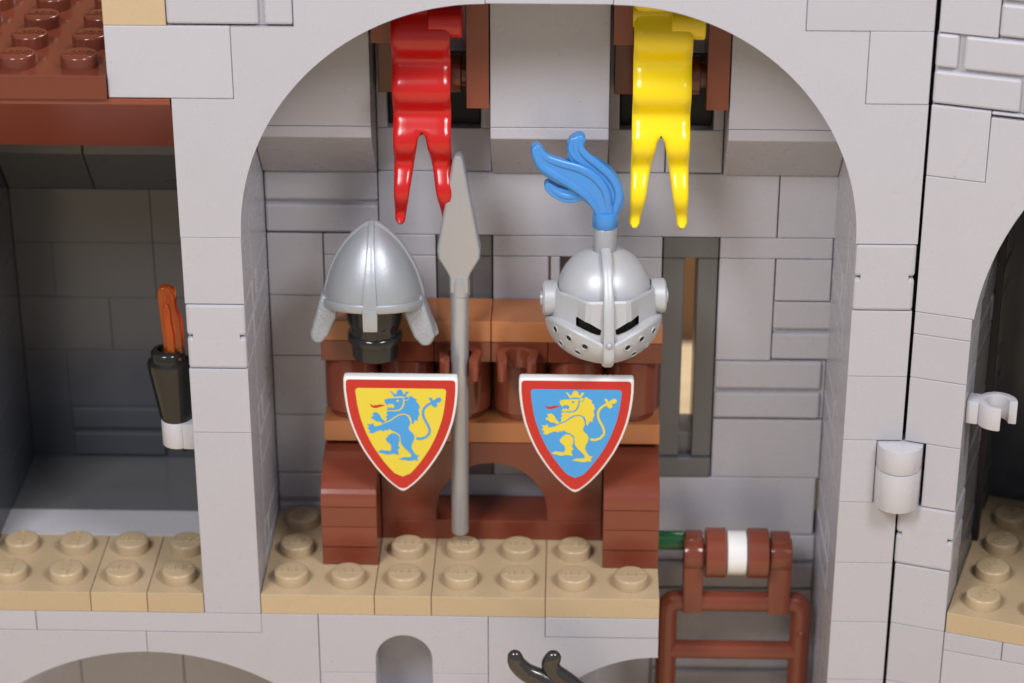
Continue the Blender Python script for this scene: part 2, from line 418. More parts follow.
# ================================================================ LEFT ROOM
C_ = thing("room_wall", "dark grey walls of the shadowy left room behind the torch", "castle wall", (-3, 5.5, -6))
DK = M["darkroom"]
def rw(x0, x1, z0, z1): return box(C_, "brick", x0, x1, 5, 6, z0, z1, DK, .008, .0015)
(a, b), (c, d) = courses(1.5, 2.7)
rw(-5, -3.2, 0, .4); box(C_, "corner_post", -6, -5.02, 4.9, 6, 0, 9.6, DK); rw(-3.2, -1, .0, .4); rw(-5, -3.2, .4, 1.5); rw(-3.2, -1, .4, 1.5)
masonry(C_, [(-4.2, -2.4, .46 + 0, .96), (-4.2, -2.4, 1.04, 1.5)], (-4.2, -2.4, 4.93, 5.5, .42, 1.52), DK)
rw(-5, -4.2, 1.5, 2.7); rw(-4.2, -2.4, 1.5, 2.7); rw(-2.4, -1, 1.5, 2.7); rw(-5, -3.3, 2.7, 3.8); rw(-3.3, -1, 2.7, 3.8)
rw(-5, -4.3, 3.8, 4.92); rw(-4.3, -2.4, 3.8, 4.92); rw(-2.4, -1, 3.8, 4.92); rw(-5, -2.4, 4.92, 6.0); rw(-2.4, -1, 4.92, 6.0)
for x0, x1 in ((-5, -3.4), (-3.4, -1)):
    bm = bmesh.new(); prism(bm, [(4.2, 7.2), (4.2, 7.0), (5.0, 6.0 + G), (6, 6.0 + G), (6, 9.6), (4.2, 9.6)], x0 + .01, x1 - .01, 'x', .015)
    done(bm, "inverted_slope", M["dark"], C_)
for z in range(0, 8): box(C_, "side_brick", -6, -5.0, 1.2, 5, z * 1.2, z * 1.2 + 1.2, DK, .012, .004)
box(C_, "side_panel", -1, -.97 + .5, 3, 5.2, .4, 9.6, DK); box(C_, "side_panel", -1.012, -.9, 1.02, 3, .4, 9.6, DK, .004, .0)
bm = bmesh.new(); add_box(bm, -5, -1.02, 2.93, 5, 0, .395, .012)
tag(done(bm, "dark_floor", plastic("dark grey floor tile", (0.12, .12, .125), .14)), kind="structure")
t = thing("floor_tile", "smooth pale grey tile strip on the left room floor behind the tan studs", "floor tile", (-3, 2.45, 0))
box(t, "tile_body", -5.4, -1.02, 2, 2.92, 0, .4, M["clip"], .012)

# red-brown roof over the left room
t = plate("reddish brown studded plate roofing the left room at the top left corner", -6, -2, -.1, 4.9, 10.0, M["roofbrown"], None, turn=0, cat="roof plate", name="roof_plate")
t = thing("roof_beam", "plain reddish brown slanted beam under the studded roof plate at top left", "beam", (-3.5, 1, 8.4))
bm = bmesh.new(); prism(bm, [(-.02, 9.59), (-.02, 9.5), (1.0, 8.4), (1.9, 8.4), (1.9, 9.59)], -6, -1.02, "x", .012); done(bm, "beam_body", M["brown"], t)

# ================================================================ LOWER ROOMS
E_ = thing("cellar_wall", "grey brown brick wall inside the low dark arches below the floor", "castle wall", (1, 3.5, -6))
LW = M["grey"]
box(E_, "brick", 5, 6.98, 3.05, 4, -6, -.05, LW)
for i, x in enumerate((-6, -4, -2, 0, 2, 4)):
    for k in range(5): box(E_, "brick", x + (k % 2), x + 2 + (k % 2), 3, 4, -6.3 + k * 1.2, -5.1 + k * 1.2, LW, .02, .006)
box(E_, "partition", 3.2, 3.9, 1.2, 3, -6, -.4, LW)

# ================================================================ TAN FLOOR
TG = "tan studded floor plates"
T = M["tan"]
plate("tan floor plate furthest left in the left room, cut by the photo's edge", -5.4 + .4, -3, 0, 2, .4, T, TG, turn=90)
plate("narrow tan floor plate in the middle of the left room's front edge", -3, -2, 0, 2, .4, T, TG)
plate("narrow tan floor plate touching the left side of the left pillar", -2, -1, 0, 2, .4, T, TG)
plate("tan floor plate right of the left pillar, carrying the rack's left foot", 0, 2, 0, 3, .4, T, TG, skip=((1, 1), (1, 2)))
plate("narrow tan floor plate under the yellow shield", 2, 3, 0, 3, .4, T, TG, skip=((0, 2),))
plate("tan floor plate in front of the rack's open arch, below the spear", 3, 5, 0, 3, .4, T, TG, skip=((0, 2), (1, 2)))
plate("tan floor plate at the right end, carrying the rack's right foot", 5, 7, 0, 3, .4, T, TG, skip=((1, 1), (0, 2), (1, 2)))

# ================================================================ WEAPON RACK
K = thing("weapon_rack", "reddish brown weapon rack with orange brown shelves against the alcove wall", "weapon rack", (4, 2, .4))
BR, NO = M["brown"], M["nougat"]
for x in (1, 6):
    foot = box(K, "foot", x, x + 1, 1.04, 2.95, .4, .8, BR); 
    box(K, "foot_plate", x, x + 1, 1.0, 2.95, .8, 1.2, BR); box(K, "foot_plate", x, x + 1, 1.0, 2.95, 1.2, 1.6, BR)
    pr = [(1.0, 1.6 + G), (1.0, 1.72)] + [(1.0 + 1.95 * math.sin(R(q)) , 1.72 + .66 * (1 - math.cos(R(q))) ) for q in []]
    cur = [(1.0 + 1.95 * (1 - math.cos(R(q))), 1.72 + .64 * math.sin(R(q))) for q in range(0, 91, 6)]
    bm = bmesh.new(); prism(bm, clean([(2.95, 1.6 + G), (1.0, 1.6 + G)] + cur), x + G, x + 1 - G, 'x', .014); done(bm, "curved_slope", BR, K, smooth=10)
# front panel with an arched opening
op = arc(4, .98, 1.0, 180, 0, 28)
bm = bmesh.new(); prism(bm, clean([(2 + G, .8), (2 + G, 2.4 - G), (6 - G, 2.4 - G), (6 - G, .8), (5, .8)] + op[::-1] + [(3, .8)]), 2.0, 2.5, 'y', .014); done(bm, "arched_panel", BR, K, smooth=10)
box(K, "bottom_rail", 2, 6, 2.0, 2.95, .4, .8, BR)
box(K, "shelf", 1, 3, 2.0, 2.98, 2.4, 2.8, NO); box(K, "shelf", 3, 7, 2.0, 2.98, 2.4, 2.8, NO)
for x in (1, 2, 3, 4, 5, 6):
    bm = bmesh.new(); lathe(bm, [(.40, 2.8 + .004), (.40, 2.94), (.44, 2.95), (.485, 2.96), (.485, 3.94), (.47, 3.985)], (x + .5, 2.5, 0), 40); done(bm, "round_post", BR, K, smooth=35)
for a_, b_ in ((1, 3), (3, 4), (4, 5), (5, 7)): box(K, "under_plate", a_, b_, 2.0, 2.98, 4.0, 4.4, BR)
box(K, "top_shelf", 1, 4, 1.98, 2.99, 4.4, 4.8, NO, .02); box(K, "top_shelf", 4, 7, 1.98, 2.99, 4.4, 4.8, NO, .02)
def ring_clip(bm, cx, cy, z0, z1, ro, ri, a0, a1, n=30):
    out = [(cx + ro * math.cos(R(a0 + (a1 - a0) * i / n)), cy + ro * math.sin(R(a0 + (a1 - a0) * i / n))) for i in range(n + 1)]
    inn = [(cx + ri * math.cos(R(a0 + (a1 - a0) * i / n)), cy + ri * math.sin(R(a0 + (a1 - a0) * i / n))) for i in range(n + 1)]
    prism(bm, out + inn[::-1], z0, z1, 'z', .02)
for x in (3.5, 4.5):
    cx_, cy_ = x - .03, 1.66
    o_ = [(cx_ + .37 * math.cos(R(a)), cy_ + .37 * math.sin(R(a))) for a in range(-10, 191, 8)]
    n_ = [(cx_ + .2 * math.cos(R(a)), cy_ + .2 * math.sin(R(a))) for a in range(190, -11, -8)]
    u_ = o_ + [(cx_ - .33, cy_ - .36), (cx_ - .26, cy_ - .40), (cx_ - .175, cy_ - .36), (cx_ - .165, cy_ - .24)] + n_ + [(cx_ + .165, cy_ - .24), (cx_ + .175, cy_ - .36), (cx_ + .26, cy_ - .40), (cx_ + .33, cy_ - .36)]
    bm = bmesh.new(); prism(bm, u_, 3.97, 4.36, 'z', .02); add_box(bm, x - .2, x + .14, 1.98, 2.06, 3.99, 4.34, .01)
    done(bm, "clip", BR, K, smooth=25)

# ================================================================ SHIELDS
def w_outer(t):
    pts = [(0, .985), (.25, .985), (.5, .965), (.8, .915), (1.1, .825), (1.4, .70), (1.7, .525), (1.95, .34), (2.12, .175), (2.215, .055), (2.235, 0)]
    for (a, wa), (b, wb) in zip(pts, pts[1:]):
        if t <= b: return wa + (wb - wa) * (t - a) / (b - a)
    return 0
TS = [0, .1, .25, .4, .55, .7, .85, 1, 1.15, 1.3, 1.45, 1.6, 1.75, 1.88, 2.0, 2.1, 2.18, 2.215, 2.235]
def sh_outline(inset=0.0, corner=.05, k=1.0):
    half = [(w_outer(t), -t) for t in TS]
    # inward offset of the half outline
    pts = []
    for i, (x, z) in enumerate(half):
        p0 = half[max(i - 1, 0)]; p1 = half[min(i + 1, len(half) - 1)]
        d = Vector((p1[0] - p0[0], p1[1] - p0[1])).normalized(); nrm = Vector((d.y, -d.x))
        if nrm.x > 0: nrm = -nrm
        q = Vector((x, z)) + nrm * inset
        if q.y < -inset and q.x > .03: pts.append((q.x, q.y))
    top = -inset
    tip = (0, -2.235 + inset * 1.5)
    x0 = pts[0][0]
    right = [(x0 - corner, top), (x0 - corner * .3, top - corner * .3), (x0, top - corner)] + [p for p in pts if p[1] < top - corner - .01 and p[1] > tip[1] + .02] + [tip]
    return right + [(-x, z) for x, z in right[:-1]][::-1]
S = 8.131
def crest(pts): # crest drawing, crop pixels -> shield plane
    return [((x / S - 38.7) / 57.2, -((y / S + 6.9) / 51.5)) for x, y in pts]
LION = [
 [(228,50),(248,56),(262,74),(277,80),(286,52),(300,38),(320,40),(330,55),(336,74),(347,74),(357,54),(383,55),(366,74),(354,96),(300,91),(262,98),(247,72)],
 [(183,122),(205,113),(258,108),(330,106),(334,112),(331,148),(316,183),(294,201),(245,206),(195,206),(203,196),(212,178),(222,190),(236,180),(246,190),(258,184),(262,168),(248,154),(212,156),(206,172),(198,156),(188,150)],
 [(352,128),(366,126),(380,108),(385,90),(402,90),(412,102),(442,116),(436,132),(456,152),(466,182),(454,196),(462,236),(450,258),(446,292),(428,280),(408,318),(396,308),(396,276),(381,246),(342,231),(300,236),(260,257),(226,284),(190,298),(201,270),(190,262),(206,245),(195,224),(214,213),(250,216),(302,211),(328,188),(342,156),(343,128)],
 [(340,104),(358,96),(377,100),(370,116),(352,122),(342,120)],
 [(185,310),(230,294),(265,267),(305,246),(345,241),(370,257),(382,285),(387,314),(372,340),(375,365),(405,392),(418,420),(412,450),(395,482),(391,510),(408,545),(428,570),(456,572),(438,588),(441,618),(418,610),(380,619),(332,613),(288,606),(322,591),(360,590),(388,586),(390,568),(368,543),(330,508),(308,475),(305,440),(302,408),(272,385),(238,373),(216,357),(202,372),(188,364),(168,378),(150,368),(110,380),(82,396),(50,390),(64,374),(38,352),(58,346),(40,320),(66,324),(86,312),(97,340),(140,331)],
 [(236,392),(270,396),(296,420),(296,455),(284,495),(299,513),(280,528),(291,568),(240,560),(200,569),(118,550),(150,532),(190,538),(222,540),(231,515),(224,485),(195,462),(186,440),(205,414)],
 [(76,260),(96,252),(84,232),(112,222),(132,232),(146,252),(158,276),(186,298),(164,313),(142,296),(122,298),(102,290),(94,278),(74,276)],
 [(554,130),(538,104),(558,99),(574,124),(600,106),(626,97),(641,116),(626,136),(598,141),(608,164),(582,180),(560,160)],
]
TAIL = [(432,432),(470,436),(510,422),(538,392),(542,360),(528,322),(506,284),(492,248),(490,214),(502,184),(530,158),(566,140)]
TONGUE = [(66,156),(88,170),(120,166),(152,160),(187,168),(154,177),(120,188),(92,188),(74,176)]
def stroke(pts, wd):
    L_, R_ = [], []
    for i, p in enumerate(pts):
        a = Vector(pts[max(i - 1, 0)]); b = Vector(pts[min(i + 1, len(pts) - 1)]); d = (b - a).normalized()
        L_.append((p[0] - d.y * wd, p[1] + d.x * wd)); R_.append((p[0] + d.y * wd, p[1] - d.x * wd))
    return L_ + R_[::-1]
def shield(label, cx, ztop, yf, field, beast):
    t = thing("shield", label, "shield", (cx, yf + .1, ztop - 2.235), "lion shields hung on the rack")
    mv = lambda pts: [(cx + x, ztop + z) for x, z in pts]
    bm = bmesh.new(); prism(bm, mv(sh_outline(0, .05)), yf, yf + .19, 'y', .035, 3, True); done(bm, "shield_body", M["white"], t, smooth=40)
    bm = bmesh.new(); prism(bm, mv(sh_outline(.045, .05)), yf - .004, yf + .02, 'y'); done(bm, "border", M["p_red"], t)
    bm = bmesh.new(); prism(bm, mv(sh_outline(.205, .05)), yf - .008, yf + .02, 'y'); done(bm, "field", field, t)
    bm = bmesh.new()
    for k_, pl in enumerate(LION + [stroke(TAIL, 9)]): prism(bm, mv(crest(pl)), yf - .0115 - .0006 * k_, yf + .01, 'y')
    l = done(bm, "lion_crest", beast, t)
    bm = bmesh.new(); prism(bm, mv(crest(TONGUE)), yf - .012, yf + .01, 'y'); done(bm, "tongue", M["p_red"], l)
    bm = bmesh.new(); prism(bm, mv(crest([(278, 127), (288, 119), (300, 124), (298, 134), (286, 138)])), yf - .0165, yf + .01, 'y'); done(bm, "eye", field, l)
    bm = bmesh.new(); lathe(bm, [(.16, yf + .15), (.16, 2.02)], (cx, 0, 3.35), 20, 'y'); done(bm, "grip", M["white"], t, smooth=40)
    return t
shield("triangular shield with a blue lion on yellow inside a red border", 2.488, 4.285, .80, M["p_yellow"], M["p_blue"])
shield("triangular shield with a yellow lion on blue inside a red border", 5.50, 4.30, .80, M["p_blue"], M["p_yellow"])

# ================================================================ SPEAR
t = thing("spear", "long silver grey spear standing upright in the left clip of the rack", "spear", (3.455, 1.5, .84))
sx = lambda z: 3.445 + (z - .62) * .0072
bm = bmesh.new()
lathe(bm, [(.13, 0.84), (.155, .88), (.158, 5.6)], (3.46, 1.5, 0), 28)
for v in bm.verts: v.co.x += sx(v.co.z) - 3.46
done(bm, "shaft", M["steel"], t, smooth=40)
hp = [(-.05, 8.13), (-.085, 8.06), (-.368, 6.42), (-.362, 6.27), (-.21, 6.0), (-.165, 5.9), (-.165, 5.6), (.165, 5.6), (.165, 5.9), (.21, 6.0), (.362, 6.27), (.368, 6.42), (.085, 8.06), (.05, 8.13)]
bm = bmesh.new(); prism(bm, [(x + 3.482, z) for x, z in hp], 1.36, 1.64, 'y', .05, 3, True); lathe(bm, [(.12, 5.5), (.172, 5.55), (.172, 5.78), (.15, 5.92), (.1, 6.04), (.03, 6.1)], (3.49, 1.5, 0), 28)
done(bm, "spearhead", M["steel"], t, smooth=30)

# ================================================================ NASAL HELMET
HX, HY = 2.03, 1.3
t = thing("head_stand", "glossy black round head post under the silver nasal helmet", "stand", (HX, HY, 4.46))
bm = bmesh.new(); lathe(bm, [(.36, 4.46), (.40, 4.49), (.41, 4.76), (.46, 4.78), (.475, 4.82), (.475, 4.88), (.46, 4.92), (.43, 4.94), (.43, 5.06), (.47, 5.14), (.485, 5.2), (.485, 5.8), (.4, 6.1)], (HX, HY, 0), 48); done(bm, "post", M["black"], t, smooth=40)
bm = bmesh.new(); lathe(bm, [(.16, 1.4), (.16, 2.05)], (HX, 0, 4.63), 20, 'y'); done(bm, "peg", M["black"], t, smooth=40)

t = thing("nasal_helmet", "silver pointed helmet with nose guard and flared neck guard on a black post", "helmet", (HX, HY, 5.5))
prof = [(0, .835), (.10, .83), (.22, .80), (.36, .745), (.50, .665), (.63, .565), (.75, .45), (.85, .32), (.93, .19), (.98, .09), (1.0, .03)]
SEG = 64
def zb(a): # brim: raised over the brow, lower at the back; a = 0 faces the camera
    return 5.47 + (.22 * math.cos(a) if math.cos(a) > 0 else .12 * math.cos(a))
def dome_grid(off=0.0, lo=0.0):
    t_ = bmesh.new(); rows = []
    for f, r in prof:
        row = []
        for k in range(SEG):
            a = 2 * math.pi * k / SEG; z0 = zb(a)
            row.append(t_.verts.new((HX + (r + off) * math.sin(a), HY - (r + off) * math.cos(a), z0 + (6.96 + off - z0) * f - (off if f == 0 else 0))))
        rows.append(row)
    for i in range(len(rows) - 1):
        for k in range(SEG): t_.faces.new((rows[i][k], rows[i][(k + 1) % SEG], rows[i + 1][(k + 1) % SEG], rows[i + 1][k]))
    t_.faces.new(rows[-1]); return t_
bm = dome_grid()
me = bpy.data.meshes.new("x"); 
done(bm, "dome", M["silver"], t, smooth=50)
# raised bands: one down the brow, one over each side, one round the brim
def dome_pt(a, f, off):
    for (f0, r0), (f1, r1) in zip(prof, prof[1:]):
        if f <= f1: r = r0 + (r1 - r0) * (f - f0) / (f1 - f0); break
    z0 = zb(a); return Vector((HX + (r + off) * math.sin(a), HY - (r + off) * math.cos(a), z0 + (6.96 - z0) * f + off * f))
def band(name, pts, nrm, wd, th, mat, parent, rnd=.0):
    """strip of width wd and thickness th along pts; nrm(i) points outward"""
    t_ = bmesh.new(); rows = []
    for i, p in enumerate(pts):
        d = (pts[min(i + 1, len(pts) - 1)] - pts[max(i - 1, 0)]).normalized(); n = nrm(i); s = d.cross(n).normalized()
        w_ = wd[i] if isinstance(wd, list) else wd
        rows.append([t_.verts.new(p + s * w_ - n * th), t_.verts.new(p + s * w_ + n * th * .5), t_.verts.new(p + s * w_ * .6 + n * th), t_.verts.new(p - s * w_ * .6 + n * th), t_.verts.new(p - s * w_ + n * th * .5), t_.verts.new(p - s * w_ - n * th)])
    for a_, b_ in zip(rows, rows[1:]):
        for k in range(6): t_.faces.new((a_[k], a_[(k + 1) % 6], b_[(k + 1) % 6], b_[k]))
    t_.faces.new(rows[0]); t_.faces.new(rows[-1][::-1])
    return done(t_, name, mat, parent, smooth=40)
fs = [i / 24 for i in range(25)]
cen = Vector((HX, HY, 5.6))
for a, nm, wd in ((0, "brow_ridge", [.125 - .085 * f for f in fs]), (R(92), "side_ridge", .05), (R(-92), "side_ridge", .05)):
    pts = [dome_pt(a, f, .012) for f in fs]
    band(nm, pts, lambda i: (pts[i] - cen).normalized(), wd, .03, M["silver"], t)
pts = [dome_pt(2 * math.pi * k / 72, .02, .01) for k in range(73)]
band("brim", pts, lambda i: Vector((pts[i].x - HX, pts[i].y - HY, 0)).normalized(), .075, .035, M["silver"], t)
bm = bmesh.new(); prism(bm, [(HX - .125, 5.72), (HX - .122, 5.33), (HX + .122, 5.33), (HX + .125, 5.72)], HY - .92, HY - .80, 'y', .018); done(bm, "nose_guard", M["silver"], t, smooth=40)
# neck guard: a flared skirt round the back ending in two thick cheek flaps
t_ = bmesh.new(); rows = []
NA = 40
for i in range(NA + 1):
    a = R(98) + (R(262) - R(98)) * i / NA
    sm = lambda u: u * u * (3 - 2 * u)
    edge = min(1, min(i, NA - i) / 5.0)
    zt = zb(a) + .04; ed2 = min(1.0, min(i, NA - i) / 7.0); zl = 4.84 + .42 * ed2 ** 1.5 - .12 * (1 - abs(math.cos(a))) * 0 + .0 * edge
    row = []
    for j, (f, th) in enumerate([(0, .07), (.25, .08), (.5, .09), (.75, .10), (.93, .085), (1.0, .04)]):
        z = zt + (zl - zt) * f; r = .795 + .37 * (zt - z) ** 1.1
        aa = a + (0.10 * f if i < NA / 2 else -0.10 * f) * -1 * (1 - edge)
        row.append((Vector((HX + (r + th) * math.sin(aa), HY - (r + th) * math.cos(aa), z)), Vector((HX + (r - th) * math.sin(aa), HY - (r - th) * math.cos(aa), z - .02))))
    rows.append([t_.verts.new(p) for p, _ in row] + [t_.verts.new(q) for _, q in reversed(row)])
nn = len(rows[0])
for a_, b_ in zip(rows, rows[1:]):
    for k in range(nn): t_.faces.new((a_[k], a_[(k + 1) % nn], b_[(k + 1) % nn], b_[k]))
t_.faces.new(rows[0]); t_.faces.new(rows[-1][::-1])
bmesh.ops.recalc_face_normals(t_, faces=t_.faces)
done(t_, "neck_guard", M["rough_silver"], t, smooth=50)
for ol in ([(321, 294), (341, 300), (337, 316), (329, 333), (322, 341), (314, 340.5), (310, 333), (315, 316)], [(421, 294), (401, 300), (405.5, 317), (414, 335), (422, 343.5), (431, 343), (436, 334), (429, 315)]):
    pts = [(p.x, p.z) for p in (P(u, v, 1.1) for u, v in ol)]
    bm = bmesh.new(); prism(bm, pts, 1.0, 1.42, 'y', .07, 3)
    for v in bm.verts: v.co.y += (v.co.z - 5.2) * .12
    done(bm, "cheek_guard", M["rough_silver"], t, smooth=40)

# ================================================================ KNIGHT HELMET
VX, VY = 5.95, 1.3
YAW = R(4.5)
t = thing("knight_helmet", "pearl grey knight helmet with slotted visor and curling blue plume", "helmet", (VX, VY, 4.4))
bm = bmesh.new()
pr_ = [(.8 * math.cos(R(q)) , 5.72 + .8 * math.sin(R(q))) for q in range(-80, 88, 7)] + [(.02, 6.52)]
lathe(bm, pr_, (VX, VY, 0), 56); done(bm, "skull", M["pearl"], t, smooth=60)
bm = bmesh.new(); lathe(bm, [(.20, 6.35), (.205, 6.90), (.19, 6.92)], (VX, VY, 0), 32); done(bm, "plume_socket", M["steel"], t, smooth=40)
# visor surface: phi = 0 faces the front
PH = [R(q) for q in range(-96, 97, 6)]
FAC = [R(q) for q in (-84, -50, 0, 50, 84)]; FD = [.885, .865, .925, .865, .885]      # flat plates of the upper visor
def r_up(ph):
    return min(min(d / max(math.cos(ph - f), .2) for f, d in zip(FAC, FD)), 1.02)
def vis_rows():
    rows = []
    for nm in range(13):
        row = []
        for ph in PH:
            c = abs(math.cos(ph)); s = abs(math.sin(ph)) if abs(ph) < R(90) else 1.0
            zV = 4.65 + .45 * c + .585 * s
            zT = 5.93 - .05 * s ** 4
            ru = r_up(ph); rl = .94 + .035 * c ** 2
            if nm == 0: r, z = ru - .055, zT
            elif nm == 1: r, z = ru - .03, zT - .04
            elif nm == 2: r, z = ru + .015, zV + .06
            elif nm == 3: r, z = rl + .045, zV + .045
            elif nm == 4: r, z = rl + .06, zV + .01
            else:
                q = (nm - 4) / 8.0; a_ = R(78) * q
                r = (rl + .06) * (.36 + .64 * math.cos(a_)); z = zV + .01 - (zV + .01 - 4.63) * math.sin(a_) / math.sin(R(78))
            row.append(Vector((VX + r * math.sin(ph), VY - r * math.cos(ph), z)))
        rows.append(row)
    return rows
VR = vis_rows()
bm = bmesh.new(); vv = [[bm.verts.new(p) for p in r] for r in VR]
for i in range(len(vv) - 1):
    for k in range(len(PH) - 1): bm.faces.new((vv[i][k], vv[i][k + 1], vv[i + 1][k + 1], vv[i + 1][k]))
bmesh.ops.recalc_face_normals(bm, faces=bm.faces)
bvh = BVHTree.FromBMesh(bm)
sol = bm.copy()
vis = done(bm, "visor", M["pearl"], t, smooth=None)
# thickness, then the eye slots are cut through
md = vis.modifiers.new("thickness", 'SOLIDIFY'); md.thickness = .05; md.offset = -1
cut_bm = bmesh.new()
def on_visor(u, v):
    turn = Matrix.Translation((VX, VY, 0)) @ Matrix.Rotation(-YAW, 4, 'Z') @ Matrix.Translation((-VX, -VY, 0))
    o = turn @ P(u, v, -1.0); d = (turn @ P(u, v, 1.0) - o).normalized()
    h = bvh.ray_cast(o, d); return (h[0], h[1]) if h[0] is not None else (None, None)
slot = [on_visor(u, v)[0] for u, v in ((576, 317.3), (576, 326), (577.5, 327.3), (588, 332.2), (598, 336.3), (600.6, 336), (601.6, 330.5), (590, 323.8), (577.5, 317))]
for s in (-1, 1):
    prism(cut_bm, [(VX + s * (p.x - VX), p.z) for p in slot], .0, 1.0, 'y')
bmesh.ops.recalc_face_normals(cut_bm, faces=cut_bm.faces)
cutter = done(cut_bm, "cutter", M["hole"]); cutter.location -= Vector((0, 0, 0))
mb = vis.modifiers.new("slots", 'BOOLEAN'); mb.operation = 'DIFFERENCE'; mb.object = cutter; mb.solver = 'EXACT'
mv_ = vis.modifiers.new("edge", 'BEVEL'); mv_.width = .012; mv_.segments = 2; mv_.limit_method = 'ANGLE'; mv_.angle_limit = R(32)
bpy.context.view_layer.update()
dg = bpy.context.evaluated_depsgraph_get(); dg.update()
nm_ = bpy.data.meshes.new_from_object(vis.evaluated_get(dg))
vis.modifiers.clear(); vis.data = nm_; nm_.name = "visor"
nm_.polygons.foreach_set("use_smooth", [True] * len(nm_.polygons)); nm_.set_sharp_from_angle(angle=R(22))
bpy.data.objects.remove(cutter)
# dark head inside, seen through the slots
bm = bmesh.new(); lathe(bm, [(.35, 4.62), (.77, 4.95), (.795, 5.3), (.80, 5.6), (.79, 5.7)], (VX, VY, 0), 40); done(bm, "head_liner", M["hole"], t, smooth=50)
# breath holes with little rims, sitting on the visor
holes = [(627.5, 347.5), (633.5, 353.5), (641.5, 339), (647, 345), (653.5, 330.5)]
holes += [(555.5, 329), (569, 338), (561, 343), (585, 346.5), (578, 352)]
for u, v in holes:
    p, n = on_visor(u, v)
    if p is None: continue
    if n.dot(p - Vector((VX, VY, 5.0))) < 0: n = -n
    q = n.to_track_quat('Z', 'Y').to_matrix()
    bm = bmesh.new(); lathe(bm, [(.078, -.03), (.078, .010), (.066, .016), (.054, .012), (.050, .004)], (0, 0, 0), 20)
    for w_ in bm.verts: w_.co = p + q @ w_.co
    bh = done(bm, "breath_hole", [M["pearl"], M["hole"]], vis, smooth=40)
    for pg in bh.data.polygons:
        if len(pg.vertices) > 6 and (pg.center + Vector((VX, VY, 4.4)) - p).dot(n) < .009: pg.material_index = 1
# pivots
for s in (-1, 1):
    bm = bmesh.new(); lathe(bm, [(.30, .80), (.30, 1.02), (.27, 1.05), (.13, 1.055), (.12, 1.09), (.05, 1.10)], (0, 0, 0), 36, 'x')
    for v in bm.verts: v.co = Vector((VX + s * v.co.x, VY + v.co.y, 5.62 + v.co.z))
    done(bm, "pivot", M["pearl"], t, smooth=35)
# crest strap from the plume socket down to the chin
sp = [(VX, VY - .20, 6.56), (VX, VY - .42, 6.50), (VX, VY - .64, 6.32), (VX, VY - .80, 6.08), (VX, VY - .93, 5.86), (VX, VY - .985, 5.62), (VX, VY - 1.0, 5.38), (VX, VY - 1.05, 5.12), (VX, VY - 1.075, 5.0), (VX, VY - 1.0, 4.84), (VX, VY - .90, 4.77), (VX, VY - .70, 4.69)]
sp = [Vector(p) for p in sp]
band("crest_strap", sp, lambda i: (sp[i] - Vector((VX, VY - .1, 5.45))).normalized(), [.082] * 4 + [.084] * 3 + [.088] * 5, .05, M["pearl"], vis)
bm = bmesh.new(); bmesh.ops.create_uvsphere(bm, u_segments=14, v_segments=8, radius=.055); bmesh.ops.translate(bm, verts=bm.verts, vec=(VX, VY - 1.1, 5.22)); done(bm, "rivet", M["pearl"], vis, smooth=60)
bm = bmesh.new(); lathe(bm, [(.16, 1.6), (.16, 2.05)], (VX, 0, 4.85), 20, 'y'); done(bm, "peg", M["black"], t, smooth=40)
# plume
def fx(pts, y):
    k = 57.4
    return [P(u, v, y + dy) for u, v, r_, dy in pts], [r_ / k for u, v, r_, dy in pts]
def smooth_loop(pts, res=4):
    out = []; n = len(pts)
    for i in range(n):
        p0, p1, p2, p3 = (Vector(pts[(i + k) % n]) for k in (-1, 0, 1, 2))
        for q in range(res):
            t_ = q / res
            out.append(0.5 * ((2 * p1) + (p2 - p0) * t_ + (2 * p0 - 5 * p1 + 4 * p2 - p3) * t_ ** 2 + (3 * p1 - p0 - 3 * p2 + p3) * t_ ** 3))
    return out
lobes = [   # (outline, depth of the front face, depth of the back face)
    ([(536.5, 140.5), (541, 143), (548.5, 152), (558, 156), (569.5, 159.5), (581, 163), (592, 169.5), (600, 177), (606, 186), (611, 195), (613, 205), (612, 220), (597, 220), (593, 208), (586, 199), (577, 192), (566, 185), (554, 179), (544, 172), (537, 165.7), (532.5, 156), (530.5, 148), (532, 142.5)], -.13, .12),
    ([(578, 133.5), (583.5, 134), (585.5, 138), (584, 144), (585.5, 150), (591, 156), (600, 161), (606, 165), (613, 171), (619, 179), (623, 189), (624, 199), (621.5, 208), (617.5, 214), (617, 221), (603, 221), (602, 205), (597, 190), (588, 178), (578, 168), (570, 160), (567, 152), (567.5, 143), (571, 137)], -.06, .18),
    ([(546, 180.5), (551, 181), (558, 185), (566, 187), (575, 188), (583, 190), (594, 200), (594, 208), (583, 199), (574, 200.5), (566, 200.5), (557, 197), (550, 192.5), (544.5, 186)], -.05, .16),
]
ridges = [
    [(537, 145, 3, -.12), (546, 156, 4.5, -.13), (560, 162, 5, -.14), (580, 168.5, 5.2, -.14), (595, 178, 5.2, -.14), (604, 190, 5, -.14), (607, 203, 4.6, -.13), (606, 217, 4, -.1)],
    [(533.5, 149, 3, -.12), (540, 163, 4.5, -.13), (553, 173, 5, -.14), (572, 185, 5.2, -.14), (586, 195.5, 5, -.14), (595, 207, 4.6, -.13), (600, 218, 4, -.1)],
    [(581, 137, 3, -.06), (580.5, 147, 4, -.07), (586, 155, 4.6, -.08), (598, 165, 5, -.08), (610, 176, 5.2, -.08), (617.5, 189, 5.2, -.08), (618, 200, 5, -.08), (613, 214, 4, -.07)],
    [(572, 139, 3, -.06), (570.5, 148, 3.6, -.07), (575, 157, 3.8, -.07), (584, 165, 3.5, -.06)],
    [(548, 184, 2.6, -.05), (556, 191, 3.2, -.06), (566, 195.5, 3.6, -.06), (577, 195.5, 3.4, -.05)],
]
bm = bmesh.new()
